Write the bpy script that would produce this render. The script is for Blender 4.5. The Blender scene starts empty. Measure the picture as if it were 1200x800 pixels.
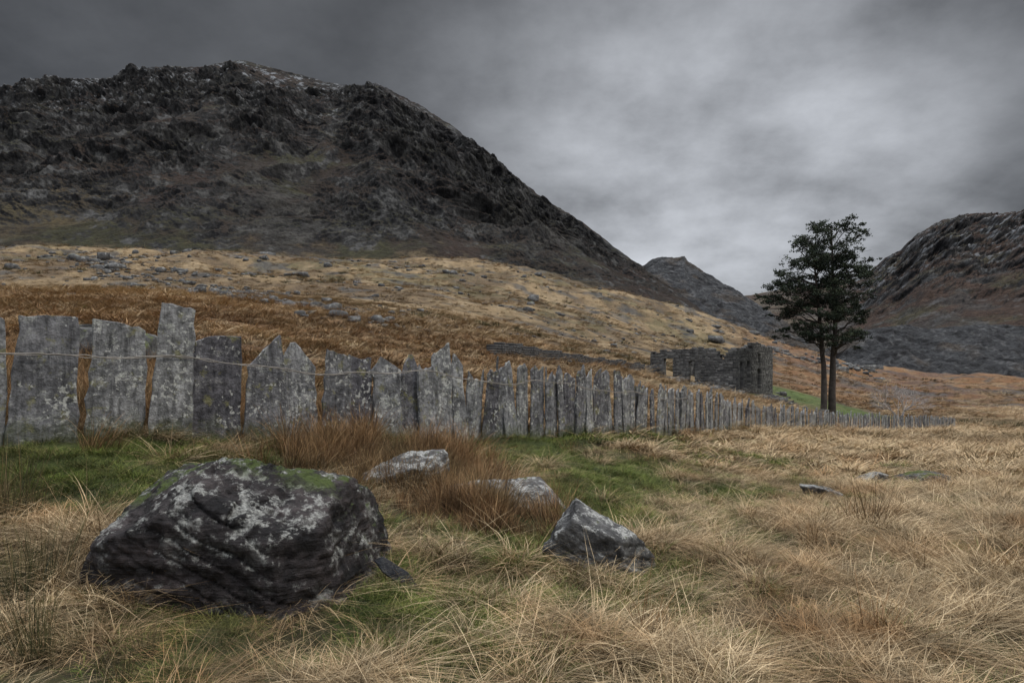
import bpy, math, random
import numpy as np
from mathutils import Vector
random.seed(7); RS=np.random.RandomState(11)
scene=bpy.context.scene
CZ=1.6
def Z(y,v): return CZ+y*(440.0-v)/800.0
def T(u): return (u-600.0)/800.0

# ------------------------------------------------------------ noise
_g=np.random.RandomState(3).normal(size=(1024,3)); _g/=np.linalg.norm(_g,axis=1)[:,None]
def perlin(p,seed=0):
    p=np.asarray(p,dtype=np.float64); pi=np.floor(p).astype(np.int64); pf=p-pi
    f=pf*pf*pf*(pf*(pf*6-15)+10); out=0
    for dx in (0,1):
        wx=f[:,0] if dx else 1-f[:,0]
        for dy in (0,1):
            wy=f[:,1] if dy else 1-f[:,1]
            for dz in (0,1):
                wz=f[:,2] if dz else 1-f[:,2]
                h=((pi[:,0]+dx)*73856093)^((pi[:,1]+dy)*19349663)^((pi[:,2]+dz)*83492791)^(seed*2654435)
                h=(h^(h>>13))*1274126177; h=(h^(h>>16))&1023
                g=_g[h]
                out=out+wx*wy*wz*(g[:,0]*(pf[:,0]-dx)+g[:,1]*(pf[:,1]-dy)+g[:,2]*(pf[:,2]-dz))
    return out*1.5
def fbm(p,o=4,seed=0,gain=.5):
    s=0;a=1.;f=1.
    for i in range(o):
        s=s+a*perlin(p*f,seed+i); a*=gain; f*=2.03
    return s
def ridged(p,o=4,seed=0,gain=.5):
    s=0;a=1.;f=1.
    for i in range(o):
        s=s+a*(1-2*np.abs(perlin(p*f,seed+i))); a*=gain; f*=2.1
    return s
def P3(x,y,z=0): 
    x=np.asarray(x,float); return np.stack([x,np.broadcast_to(y,x.shape),np.broadcast_to(z,x.shape)],-1)
def sstep(a,b,x):
    t=np.clip((x-a)/(b-a),0,1); return t*t*(3-2*t)

# ------------------------------------------------------------ materials
def newmat(name):
    m=bpy.data.materials.new(name); m.use_nodes=True; nt=m.node_tree
    b=nt.nodes["Principled BSDF"]; b.inputs["Roughness"].default_value=.9
    if "Specular IOR Level" in b.inputs: b.inputs["Specular IOR Level"].default_value=.2
    return m,nt,b
def N(nt,t,**k):
    n=nt.nodes.new(t)
    for a,v in k.items(): setattr(n,a,v)
    return n
def noise(nt,vec,scale,detail=6,rough=.6):
    n=N(nt,"ShaderNodeTexNoise"); n.inputs["Scale"].default_value=scale; n.inputs["Detail"].default_value=detail; n.inputs["Roughness"].default_value=rough
    if vec is not None: nt.links.new(vec,n.inputs["Vector"])
    return n.outputs["Fac"]
def ramp(nt,fac,stops):
    r=N(nt,"ShaderNodeValToRGB"); e=r.color_ramp.elements
    while len(e)<len(stops): e.new(.5)
    for i,(p,c) in enumerate(stops):
        e[i].position=p; e[i].color=(c[0],c[1],c[2],1) if hasattr(c,'__len__') else (c,c,c,1)
    nt.links.new(fac,r.inputs[0]); return r.outputs[0]
def mix(nt,f,a,b,mode='MIX'):
    n=N(nt,"ShaderNodeMix",data_type='RGBA',blend_type=mode)
    for s,v in ((n.inputs[0],f),(n.inputs[6],a),(n.inputs[7],b)):
        if isinstance(v,(int,float)): s.default_value=v
        elif isinstance(v,tuple): s.default_value=(*v,1)
        else: nt.links.new(v,s)
    return n.outputs[2]
def math_(nt,op,a,b=None):
    n=N(nt,"ShaderNodeMath",operation=op)
    for i,v in enumerate((a,b)):
        if v is None: continue
        if isinstance(v,(int,float)): n.inputs[i].default_value=v
        else: nt.links.new(v,n.inputs[i])
    return n.outputs[0]
def bump(nt,b,h,strength,dist):
    n=N(nt,"ShaderNodeBump"); n.inputs["Strength"].default_value=strength; n.inputs["Distance"].default_value=dist
    nt.links.new(h,n.inputs["Height"]); nt.links.new(n.outputs[0],b.inputs["Normal"])

def terrain_mat(name,fine,coarse,bs,bd,contrast=.5):
    m,nt,b=newmat(name)
    a=N(nt,"ShaderNodeAttribute",attribute_name="tint")
    g=N(nt,"ShaderNodeNewGeometry")
    n1=noise(nt,g.outputs["Position"],fine,8,.7); n2=noise(nt,g.outputs["Position"],coarse,6,.65)
    f=ramp(nt,n1,[(.3,1-contrast),(.7,1+contrast)])
    f2=ramp(nt,n2,[(.3,1-contrast*.6),(.7,1+contrast*.6)])
    c=mix(nt,1.,a.outputs["Color"],f,'MULTIPLY'); c=mix(nt,1.,c,f2,'MULTIPLY')
    nt.links.new(c,b.inputs["Base Color"]); bump(nt,b,n1,bs,bd)
    return m

def mk_mesh(name,verts,faces,mat=None,smooth=False,attrs=None):
    me=bpy.data.meshes.new(name)
    verts=np.asarray(verts,dtype=np.float32)
    if isinstance(faces,np.ndarray):
        k=faces.shape[1]; nf=len(faces)
        me.vertices.add(len(verts)); me.vertices.foreach_set("co",verts.ravel())
        me.loops.add(nf*k); me.loops.foreach_set("vertex_index",faces.astype(np.int32).ravel())
        me.polygons.add(nf); me.polygons.foreach_set("loop_start",np.arange(0,nf*k,k,dtype=np.int32))
        me.polygons.foreach_set("loop_total",np.full(nf,k,dtype=np.int32))
        me.update(calc_edges=True)
    else:
        me.from_pydata(verts.tolist(),[],faces); me.update()
    if smooth: me.polygons.foreach_set("use_smooth",np.ones(len(me.polygons),dtype=bool))
    if attrs:
        for n,v in attrs.items():
            if v.ndim==2:
                a=me.attributes.new(n,'FLOAT_COLOR','POINT')
                c=np.concatenate([v,np.ones((len(v),1))],1).astype(np.float32); a.data.foreach_set("color",c.ravel())
            else:
                a=me.attributes.new(n,'FLOAT','POINT'); a.data.foreach_set("value",v.astype(np.float32))
    if mat: me.materials.append(mat)
    return me
def mk_obj(name,me,label=None,cat=None,kind=None,parent=None,group=None,loc=None):
    o=bpy.data.objects.new(name,me); scene.collection.objects.link(o)
    if label: o["label"]=label
    if cat: o["category"]=cat
    if kind: o["kind"]=kind
    if group: o["group"]=group
    if parent: o.parent=parent
    if loc is not None: o.location=loc
    return o
def gridfaces(nr,nc):
    i=np.arange(nr-1)[:,None]*nc+np.arange(nc-1)[None,:]; i=i.ravel()
    return np.stack([i,i+1,i+nc+1,i+nc],1)

# ------------------------------------------------------------ ground height
cols={ -400:[(3.5,.12),(4.6,.45),(5.2,.95),(20,Z(20,366)),(110,Z(110,334)),(320,Z(320,286))],
 -200:[(3.5,.12),(4.8,.45),(6,Z(6,530)),(20,Z(20,368)),(110,Z(110,335)),(320,Z(320,288))],
 0:[(3.5,.08),(5.2,.40),(7.1,Z(7.1,523)),(22,Z(22,372)),(110,Z(110,338)),(320,Z(320,290))],
 200:[(3.5,.05),(5.5,.33),(8.2,Z(8.2,513)),(24,Z(24,380)),(110,Z(110,338)),(330,Z(330,298))],
 400:[(3.5,0),(6,.12),(9.9,Z(9.9,513)),(30,Z(30,408)),(110,Z(110,352)),(340,Z(340,305))],
 600:[(3.5,0),(7,.0),(12.2,Z(12.2,513)),(36,Z(36,436)),(110,Z(110,380)),(350,Z(350,316))],
 740:[(3.5,-.02),(8,-.08),(15.5,Z(15.5,508)),(48,Z(48,454)),(110,Z(110,417)),(350,Z(350,345))],
 880:[(3.5,-.05),(10,-.25),(26,Z(26,502)),(70,Z(70,465)),(130,Z(130,439)),(350,Z(350,393))],
 1000:[(3.5,-.05),(12,-.35),(40,Z(40,503)),(72,Z(72,491)),(140,Z(140,462)),(260,Z(260,436))],
 1120:[(3.5,-.05),(13,-.4),(62,Z(62,504)),(75,Z(75,496)),(140,Z(140,470)),(240,Z(240,449))],
 1200:[(3.5,-.05),(13,-.4),(66,Z(66,508)),(80,Z(80,497)),(140,Z(140,472)),(240,Z(240,450))],
 1700:[(3.5,-.05),(13,-.4),(66,Z(66,508)),(80,Z(80,497)),(140,Z(140,472)),(240,Z(240,450))]}
cu=np.array(sorted(cols)); CY=np.array([[p[0] for p in cols[u]] for u in cu]); CZZ=np.array([[p[1] for p in cols[u]] for u in cu])
def smoothcol(us,arr):
    return np.stack([np.interp(us,cu,arr[:,k]) for k in range(arr.shape[1])],1)
du=np.linspace(-400,1700,421); ly=np.linspace(math.log(.3),math.log(4000),500)
yy=smoothcol(du,CY); zz=smoothcol(du,CZZ)
H=np.zeros((len(du),len(ly)))
for i in range(len(du)):
    ys=np.concatenate([[0.3],yy[i],[900,4000]]); zs=np.concatenate([[0],zz[i],[zz[i,-1]*1.02,zz[i,-1]*1.02]])
    H[i]=np.interp(np.exp(ly),ys,zs)
def blur(A,k,ax):
    w=np.hanning(2*k+3)[1:-1]; w/=w.sum(); pad=[(0,0),(0,0)]; pad[ax]=(k,k)
    B=np.pad(A,pad,mode='edge'); return np.apply_along_axis(lambda r:np.convolve(r,w,'valid'),ax,B)
H=blur(blur(H,9,0),7,1)
def base_h(x,y):
    yc=np.maximum(y,.3); t=np.clip(x/yc,-1.25,1.37); u=600+800*t
    fi=(u+400)/5.; fj=(np.log(yc)-ly[0])/(ly[1]-ly[0])
    i=np.clip(fi.astype(int),0,len(du)-2); j=np.clip(fj.astype(int),0,len(ly)-2); a=fi-i; b=np.clip(fj-j,0,1)
    return (H[i,j]*(1-a)+H[i+1,j]*a)*(1-b)+(H[i,j+1]*(1-a)+H[i+1,j+1]*a)*b
def gh(x,y):
    x=np.atleast_1d(np.asarray(x,float)); y=np.atleast_1d(np.asarray(y,float))
    z=base_h(x,y); r=np.hypot(x,y)
    z=z+.07*perlin(P3(x/.6,y/.6),1)*sstep(60,10,r)+.11*perlin(P3(x/1.8,y/1.8),2)*sstep(120,20,r)
    z=z+sstep(15,60,r)*(.30*fbm(P3(x/9,y/9),3,5))+sstep(80,260,r)*(4.0*fbm(P3(x/60,y/45),3,9)+1.0*ridged(P3(x/18,y/16),3,13))
    return z
def gz(x,y): return float(gh(x,y)[0])

FU=np.array([-400,-200,0,200,400,600,740,880,1000,1120]); FY=np.array([5.2,6,7.1,8.2,9.9,12.2,15.5,26,40,62.])
_t=T(FU); _fx=_t*FY
_s=np.concatenate([[0],np.cumsum(np.hypot(np.diff(_fx),np.diff(FY)))])
ss=np.linspace(0,_s[-1],2000); px=np.interp(ss,_s,_fx); py=np.interp(ss,_s,FY)
for _ in range(3):
    k=40; w=np.hanning(2*k+1); w/=w.sum()
    px[k:-k]=np.convolve(px,w,'valid'); py[k:-k]=np.convolve(py,w,'valid')
pu=600+800*px/py
ss=np.concatenate([[0],np.cumsum(np.hypot(np.diff(px),np.diff(py)))])

def blob(x,y,cx,cy,sx,sy): return np.exp(-((x-cx)/sx)**2-((y-cy)/sy)**2)
def lawn_f(x,y): return blob(x,y,36,86,10,17)+.9*blob(x,y,29,68,6,7)
def fdist(x,y): return np.interp(600+800*x/np.maximum(y,.3),pu,py)-y
def green_mask(x,y):
    g=1.1*blob(x,y,1.5,10.8,2.6,2.0)+.95*blob(x,y,.4,6.3,1.1,1.3)+1.05*blob(x,y,-3.9,6.5,2.3,.9)+.85*blob(x,y,-.9,4.6,1.0,.95)+.4*blob(x,y,-2.3,3.6,1.4,.7)+.6*blob(x,y,.6,8.3,1.5,1.5)+.7*blob(x,y,5,15.5,3,2.5)+.3*blob(x,y,.5,4.3,1.3,.8)
    fd=fdist(x,y); g=g+.7*np.exp(-((fd-.5)/.9)**2)*sstep(30,15,y)
    g=g+.75*fbm(P3(x/.8,y/.8),3,21)-.06
    return np.clip(g,0,1)*sstep(40,18,y)
def mixc(c,col,f): f=np.clip(f,0,1)[:,None]; return c*(1-f)+np.array(col)*f

def ground_tint(x,y):
    n=fbm(P3(x/22,y/30),4,31); n2=fbm(P3(x/5,y/8),4,35); n3=fbm(P3(x/70,y/60),3,37); n4=fbm(P3(x/9,y/14),4,39)
    tan=np.array([.20,.142,.077]); brown=np.array([.085,.058,.034]); orange=np.array([.17,.080,.035]); grn=np.array([.078,.075,.032]); soil=np.array([.055,.045,.023])
    c=np.ones((len(x),3))*tan
    c=mixc(c,brown,sstep(-.3,.4,n+.5*n2)*.8)
    c=mixc(c,[.27,.205,.125],sstep(.1,.6,n4-.3*n)*.5)
    c=mixc(c,grn,sstep(-.05,.4,n3+.4*n2)*.5)
    t=x/np.maximum(y,1); u=600+800*t
    om=sstep(12,20,y)*sstep(75,40,y)*sstep(800,500,u)*.7+sstep(75,95,y)*sstep(840,930,u)*.9
    c=mixc(c,orange,om*(.65+.5*n2))
    c=mixc(c,[.075,.05,.042],sstep(-.15,.3,fbm(P3(x/35,y/12),3,41))*sstep(830,1000,u)*sstep(80,110,y)*.75)
    c=mixc(c,[.065,.048,.030],sstep(-.3,.6,n3+n+(y-290)/90.)*sstep(200,320,y)*sstep(900,820,u)*.6)
    sc=sstep(.12,.42,fbm(P3(x/12,y/9),5,45)+.25*n3)*sstep(60,110,y)
    c=mixc(c,[.07,.068,.064],sc*.75); c=mixc(c,[.025,.025,.025],sc*sstep(0,.4,fbm(P3(x/3,y/4),2,47))*.7)
    c=mixc(c,[.070,.095,.028],sstep(.35,.6,lawn_f(x,y)+.15*n2)); c=mixc(c,[.12,.105,.048],sstep(.35,.6,lawn_f(x,y))*sstep(-.1,.4,n2)*.7)
    c=mixc(c,soil,sstep(26,9,y))
    c=mixc(c,[.05,.065,.018],green_mask(x,y)*sstep(30,12,y)*.9)
    c=mixc(c,[.10,.08,.04],sstep(.3,.8,blob(x,y,60,75,10,7)))
    return c

ang=np.concatenate([np.linspace(-100,-41,60)[:-1],np.linspace(-41,41,900),np.linspace(41,100,60)[1:]])*math.pi/180
rad=np.exp(np.concatenate([np.linspace(math.log(.3),math.log(2.5),12)[:-1],np.linspace(math.log(2.5),math.log(420),560),np.linspace(math.log(420),math.log(3800),30)[1:]]))
R,A=np.meshgrid(rad,ang,indexing='ij'); X=(R*np.sin(A)).ravel(); Y=(R*np.cos(A)).ravel()
Zg=gh(X,Y)
me=mk_mesh("ground",np.stack([X,Y,Zg],1),gridfaces(len(rad),len(ang))[:,::-1].copy(),terrain_mat("moor_ground",2.,.3,.9,.6,.5),True,{"tint":ground_tint(X,np.maximum(Y,.3))})
mk_obj("ground",me,"rough moorland of straw and rust coloured grass","moorland","structure")

# ------------------------------------------------------------ hills
def sheet(name,us,yb,vb,yr,vr,nu,nr,disp,tint,mat,label,cat,power=1.0,back=160,drop=.7):
    u=np.linspace(us[0],us[-1],nu); t=T(u)
    Yb=np.interp(u,us,yb); Vb=np.interp(u,us,vb); Yr=np.interp(u,us,yr); 
    Vr=np.interp(u,[a for a,_ in vr],[b for _,b in vr])
    s=np.concatenate([np.linspace(0,1,nr),1+np.linspace(0,1,25)[1:]])
    S,U=np.meshgrid(s,u,indexing='ij'); tt=np.broadcast_to(t,S.shape)
    s1=np.clip(S,0,1); s2=np.clip(S-1,0,1)
    Y=Yb+(Yr-Yb)*s1+back*s2
    zb=Z(Yb,Vb)-2; zr=Z(Yr,Vr)
    Zz=zb+(zr-zb)*s1**power-drop*back*s2**1.2
    X=tt*(Yb+(Yr-Yb)*s1)+tt*back*s2
    p=np.stack([X.ravel(),Y.ravel(),Zz.ravel()],1)
    p=p+disp(p,s1.ravel(),S.ravel(),U.ravel())
    G=p.reshape(S.shape+(3,)); gu=np.gradient(G,axis=1); gs=np.gradient(G,axis=0)
    n=np.cross(gu,gs).reshape(-1,3); n/=np.linalg.norm(n,axis=1)[:,None]+1e-9
    c=tint(p,n,s1.ravel(),U.ravel())
    me=mk_mesh(name,p,gridfaces(len(s),nu),mat,True,{"tint":np.clip(c,.004,1)})
    return mk_obj(name,me,label,cat,"structure")

mr=[(-400,150),(-200,140),(-100,125),(0,113),(30,101),(50,98),(100,92),(140,93),(165,82),(200,78),(240,80),(262,72),(285,71),(310,78),(350,88),(400,100),(425,101),(440,98),(455,104),(470,112),(500,128),(530,148),(560,172),(590,195),(610,212),(640,235),(680,258),(720,290),(750,310),(790,335),(815,352),(840,373),(870,400),(900,425)]
def mdisp(p,s,S,U):
    env=sstep(0,.12,s)*(.35+.65*sstep(.08,.45,s))*sstep(850,600,U)
    q=p*np.array([1,1,.5])
    warp=np.stack([fbm(p/70,2,71),fbm(p/70,2,72),fbm(p/70,2,73)],1)*18
    q=q+warp
    crag=sstep(-.4,.2,fbm(p/110,2,76)+.5*(s-.25))
    d=16*ridged(q/150,2,51)+9*ridged(q/60,2,55,.5)+(5.5*ridged(q/26,2,57,.5)+3.8*ridged(q/10,3,60,.7))*(.3+.9*crag)
    led=p[:,2]+14*fbm(p/70,2,64)+.12*p[:,0]
    d=d+6.5*np.abs(((led/30)%1)-.5)*2*crag
    d=(d-18)*.78
    dd=1.3*ridged(p/11,3,68)+1.5*fbm(p/35,2,69)-1
    k=sstep(.80,.97,S)
    d=(d*(1-k)+dd*k)*env
    return np.stack([0*d,-.75*d,.62*d],1)
def mtint(p,n,s,U):
    a=fbm(p/60,4,81); b=fbm(p/14,4,85); c3=fbm(p/5,3,88); big=fbm(p/150,3,90); cz=fbm(p/110,2,76)+.5*(s-.25)
    steep=1-np.abs(n[:,2])
    c=np.ones((len(p),3))*np.array([.026,.018,.012])
    c=mixc(c,[.036,.035,.013],sstep(0,.5,a+.4*b)*.8)
    c=mixc(c,[.070,.052,.026],sstep(.12,.6,big+.5*b+.38-s*1.5)*.75)
    c=mixc(c,[.036,.019,.013],sstep(.15,.5,-a+.4*b)*.5)
    rk=sstep(.21,.41,steep+.25*b+.10*a+.2*cz)
    c=mixc(c,np.array([.025,.0242,.0235]),rk)
    c=mixc(c,[.004,.004,.005],sstep(-.05,.35,-b+.7*c3)*rk*.92)
    c=mixc(c,[.10,.098,.093],sstep(.30,.7,b+.7*c3)*(.2+.8*rk)*.7)
    sc=np.exp(-((U-330-60*(.25-s))/55)**2-((s-.14)/.13)**2)*1.1+.6*np.exp(-((U-640)/60)**2-((s-.35)/.2)**2)
    c=mixc(c,[.050,.046,.040],sc*(.5+.9*b))
    sn=sstep(.45,.85,s)*sstep(.24,.55,c3*.9+b*.6+.2*big)*sstep(600,300,U)*sstep(.8,.35,steep)
    c=mixc(c,[.22,.23,.245],sn*.7)
    c=mixc(c,[.10,.075,.042],sstep(.06,.01,s+.08*b+.04*a)*.8)
    return c
mm=terrain_mat("mountain_rock",.4,.08,1.,4.5,.7)
mus=[-400,-200,0,200,400,500,600,700,800,900]
sheet("mountain",mus,[300,300,300,310,320,325,330,332,335,335],[305,303,298,306,312,311,320,338,362,405],
      [760,780,800,820,800,760,700,620,520,440],mr,1300,460,mdisp,mtint,mm,"dark craggy mountain with rock faces and snow dusted summit","mountain",1.08)
tr=[(700,330),(740,318),(755,311),(763,305),(770,303),(797,301),(802,300),(805,306),(830,322),(870,345),(905,368),(935,387),(960,404),(1000,430)]
def tdisp(p,s,S,U):
    d=1.6*fbm(p/14,4,101)+1.0*ridged(p/5,2,105); d=d*sstep(0,.1,s)
    return np.stack([0*d,-.5*d,.8*d*np.where(S>.97,.5,1)],1)
def ttint(p,n,s,U):
    b=fbm(p/8,4,111); a=fbm(p*np.array([1,1,.3])/20,3,115); c3=fbm(p/2.5,2,117)
    c=np.ones((len(p),3))*np.array([.036,.037,.039]); c=mixc(c,[.013,.013,.014],sstep(0,.5,b+.5*c3)); c=mixc(c,[.055,.043,.032],sstep(.1,.5,a)*.6); c=mixc(c,[.11,.11,.11],sstep(.2,.7,c3-b*.4)*.6)
    return c
tm=terrain_mat("slate_waste",.8,.1,.9,2.,.5)
sheet("spoil_heap",[700,800,900,1000],[430,430,400,370],[350,372,398,436],[560,540,480,400],tr,330,150,tdisp,ttint,tm,"grey slate waste tip with a ruined top","spoil heap",1.0,60,.5)
rr=[(820,352),(860,349),(880,346),(900,342),(940,336),(980,330),(1010,325),(1022,317),(1035,306),(1050,300),(1060,288),(1075,275),(1100,262),(1130,256),(1150,257),(1180,254),(1200,250),(1300,225),(1500,200),(1700,210)]
def rdisp(p,s,S,U):
    env=sstep(0,.15,s)*(.25+.75*sstep(980,1040,U)*sstep(.2,.5,s)); top=1-.6*sstep(.86,1,S)
    q=p*np.array([1,1,.6])+np.stack([fbm(p/50,2,171),fbm(p/50,2,172),fbm(p/50,2,173)],1)*10; d=16*ridged(q/90,2,121)+9*ridged(q/36,3,125)+5*ridged(q/13,4,128,.65)-17
    led=p[:,2]+10*fbm(p/50,2,164)+.15*p[:,0]; d=d+3.5*np.abs(((led/22)%1)-.5)*2
    d=d*env*top*.75
    return np.stack([0*d,-.75*d,.66*d],1)
def rtint(p,n,s,U):
    b=fbm(p/14,4,131); c3=fbm(p/5,3,133); a=fbm(p*np.array([1,1,2.5])/60,3,135); steep=1-np.abs(n[:,2])
    c=np.ones((len(p),3))*np.array([.050,.031,.022]); c=mixc(c,[.050,.043,.023],sstep(-.1,.5,a+.4*b)); 
    c=mixc(c,[.043,.042,.040],sstep(-.1,.35,fbm(p/40,4,137)+.5*b)*.65)
    rk=sstep(.28,.48,steep+.2*b+.15*(s-.4)); c=mixc(c,[.028,.027,.027],rk); c=mixc(c,[.006,.006,.007],rk*sstep(0,.4,-b+.6*c3)); c=mixc(c,[.10,.10,.10],sstep(.3,.7,b+.6*c3)*.55)
    sn=sstep(.35,.55,s)*sstep(.2,.55,c3*.9+b*.6)*sstep(.7,.35,steep)*sstep(960,1010,U)
    c=mixc(c,[.23,.24,.255],sn*.65)
    c=mixc(c,[.12,.095,.072],sstep(1010,930,U)*.6*(.6+a))
    return c
sheet("hill",[820,900,1000,1100,1200,1700],[420,380,330,290,270,250],[420,425,436,446,448,448],[1000,1000,950,800,700,650],rr,700,230,rdisp,rtint,mm,"rocky brown hill with thin snow on its ledges","hill",1.0)
sr=[(930,424),(960,414),(990,400),(1012,388),(1030,385),(1060,382),(1085,386),(1100,385),(1150,380),(1200,382),(1300,372),(1500,365),(1700,370)]
sheet("spoil_heap",[930,990,1050,1120,1200,1700],[262,258,245,238,235,235],[438,439,449,452,453,453],[300,300,300,300,300,300],sr,420,130,tdisp,ttint,tm,"long dark bank of slate waste beyond the moor","spoil heap",.9,60,.3)

# ------------------------------------------------------------ rocks
def stone_mat(name,dark,mid,lich,moss=0.5,scale=3.,strata=None,mossc=(.07,.085,.018),lt=(.52,.58),mz=(.6,.9)):
    m,nt,b=newmat(name)
    tc=N(nt,"ShaderNodeTexCoord"); v=tc.outputs["Object"]; g=N(nt,"ShaderNodeNewGeometry"); ov=v
    oi=N(nt,"ShaderNodeObjectInfo"); add=N(nt,"ShaderNodeVectorMath",operation='ADD'); nt.links.new(v,add.inputs[0])
    sc=N(nt,"ShaderNodeVectorMath",operation='SCALE'); cx=N(nt,"ShaderNodeCombineXYZ")
    for i in range(3): nt.links.new(oi.outputs["Random"],cx.inputs[i])
    nt.links.new(cx.outputs[0],sc.inputs[0]); sc.inputs["Scale"].default_value=57.; nt.links.new(sc.outputs[0],add.inputs[1]); v=add.outputs[0]
    n1=noise(nt,v,scale,8,.65); n2=noise(nt,v,scale*4,8,.7); n3=noise(nt,v,scale*1.7,10,.75); n4=noise(nt,v,scale*14,6,.7)
    c=mix(nt,ramp(nt,n1,[(.35,0.),(.65,1.)]),dark,mid)
    c=mix(nt,1.,c,ramp(nt,n2,[(.3,.5),(.7,1.5)]),'MULTIPLY')
    if strata:
        mp=N(nt,"ShaderNodeMapping"); mp.inputs["Rotation"].default_value=strata[:3]; mp.inputs["Scale"].default_value=(1.2,1.2,strata[3]); nt.links.new(v,mp.inputs[0])
        ns=noise(nt,mp.outputs[0],1.3,8,.6); c=mix(nt,1.,c,ramp(nt,ns,[(.36,.35),(.5,1.),(.66,1.5)]),'MULTIPLY')
    sep=N(nt,"ShaderNodeSeparateXYZ"); nt.links.new(g.outputs["Normal"],sep.inputs[0])
    up=ramp(nt,sep.outputs[2],[(.05,.0),(.6,1.)])
    l=ramp(nt,n3,[(lt[0],0.),(lt[1],1.)]); l2=ramp(nt,n4,[(.4,0.2),(.6,1.)]); l=math_(nt,'MULTIPLY',l,l2)
    if moss>0: l=math_(nt,'MULTIPLY',l,math_(nt,'ADD',math_(nt,'MULTIPLY',up,.8),.12))
    c=mix(nt,l,c,lich)
    if moss>0:
        nm=noise(nt,v,scale*(1.6 if strata else .8),8,.7); f=math_(nt,'MULTIPLY',ramp(nt,nm,[(.62-.2*moss,0.),(.68-.2*moss,1.)]),ramp(nt,sep.outputs[2],[(mz[0],0.),(mz[1],1.)]))
        if strata:
            so_=N(nt,"ShaderNodeSeparateXYZ"); nt.links.new(ov,so_.inputs[0]); f=math_(nt,'MULTIPLY',f,ramp(nt,math_(nt,'ADD',math_(nt,'MULTIPLY',n3,.9),so_.outputs[1]),[(.28,.0),(.46,1.)]))
        c=mix(nt,f,c,mix(nt,n4,(mossc[0]*.4,mossc[1]*.4,mossc[2]*.5),(mossc[0]*1.6,mossc[1]*1.6,mossc[2]*1.6)))
    nt.links.new(c,b.inputs["Base Color"])
    h=math_(nt,'ADD',n2,math_(nt,'MULTIPLY',n4,.35))
    if strata: h=math_(nt,'ADD',h,math_(nt,'MULTIPLY',ns,1.5))
    bump(nt,b,h,1.,.05); b.inputs["Roughness"].default_value=.7
    return m
import bmesh
def ico(sub):
    bm=bmesh.new(); bmesh.ops.create_icosphere(bm,subdivisions=sub,radius=1.)
    v=np.array([p.co[:] for p in bm.verts]); f=np.array([[q.index for q in p.verts] for p in bm.faces]); bm.free(); return v,f
ICO={k:ico(k) for k in (2,3,5,6,7)}
def planes_rock(sub,planes,sharp=14):
    v,f=ICO[sub]; n=np.array([p[0] for p in planes],float); n/=np.linalg.norm(n,axis=1)[:,None]; d=np.array([p[1] for p in planes])
    k=np.maximum(v@n.T,1e-4)/d
    km=k.max(axis=1)[:,None]
    r=1/(km[:,0]*np.sum((k/km)**sharp,axis=1)**(1/sharp))
    return v*r[:,None],f
def rand_planes(rs,sx,sy,sz,n=14):
    out=[]
    for i in range(n):
        d=rs.normal(size=3); d/=np.linalg.norm(d); s=np.sqrt((sx*d[0])**2+(sy*d[1])**2+(sz*d[2])**2)
        out.append((d,s*rs.uniform(.70,.92)))
    for a in ((1,0,0),(-1,0,0)): out.append((a,sx))
    for a in ((0,1,0),(0,-1,0)): out.append((a,sy))
    for a in ((0,0,1),(0,0,-1)): out.append((a,sz))
    return out
def rockify(v,strat,amp,seed,lam=.09,k=1.):
    nrm=v/np.linalg.norm(v,axis=1)[:,None]; sd=np.array(strat,float); sd/=np.linalg.norm(sd)
    h=v@sd; w=h+.03*perlin(v/.35,seed)
    layer=np.floor(w/lam); fr=(w/lam)%1
    lr=((layer*7919.7+seed)%13.37)/13.37
    off_=perlin(np.stack([layer*3.3,v[:,0]*1.6,v[:,1]*1.6],1),seed+2)+ (lr-.5)*.8
    st=np.interp(fr,[0,.08,.5,.92,1],[-1.0,.25,.35,.25,-1.0])
    flat=v-np.outer(h,sd)
    st2=perlin(flat/.3+np.outer(w/.02,sd)*.25,seed+7)
    cell=np.floor(flat/.34+ .25*perlin(flat/.5,seed+9)[:,None]).astype(np.int64)
    hb=(((cell[:,0]*73856093)^(cell[:,1]*19349663)^(layer.astype(np.int64)*83492791))&1023)/1023.-.5
    return v+nrm*(amp*(st*.7+off_*.9*k+.4*st2+1.1*hb+.8*k*fbm(v/.4,3,seed+3)+.7*ridged(v/.14,4,seed+5)))[:,None]
bmat=stone_mat("boulder_stone",(.010,.009,.0095),(.042,.034,.033),(.36,.36,.33),.70,2.6,(.35,.30,0,10.),lt=(.51,.56),mz=(.35,.7),mossc=(.05,.068,.014))
pl=[((.20,-.30,.93),.475),((-.34,-.24,.91),.50),((-.12,-.98,-.10),.64),((.93,-.12,.34),.86),((-.90,-.15,.44),.90),((-.55,-.83,.05),.88),((0,1,.1),.7),((0,0,-1),.8),((.58,-.80,.05),.88),((.1,.3,.95),.50),((.05,-.68,.72),.60)]
v,f=planes_rock(7,pl,60); v=rockify(v,(.34,-.22,.91),.032,200,.10,.8); v=v*np.array([.88,.97,1.12])
me=mk_mesh("boulder",v,f,bmat,True)
mk_obj("boulder",me,"big dark layered boulder with lichen and mossy top in grass","boulder",loc=(-1.95,4.90,.40))
smat=stone_mat("pale_stone",(.03,.03,.03),(.105,.102,.099),(.44,.44,.41),.18,3.4,lt=(.49,.54))
gmat=stone_mat("mossy_stone",(.025,.025,.025),(.075,.072,.07),(.26,.26,.23),.6,3.,mz=(.3,.7))
def place_rock(name,u,y,dz,size,rot,mat,label,seed,sub=5,amp=.016,cat="rock"):
    rs=np.random.RandomState(seed); v,f=planes_rock(sub,rand_planes(rs,*size,n=9),80); v=rockify(v,(.2,.1,1),amp,seed,.07)
    me=mk_mesh(name,v,f,mat,True); x=T(u)*y
    o=mk_obj(name,me,label,cat,loc=(x,y,gz(x,y)+dz)); o.rotation_euler=rot; return o
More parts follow.
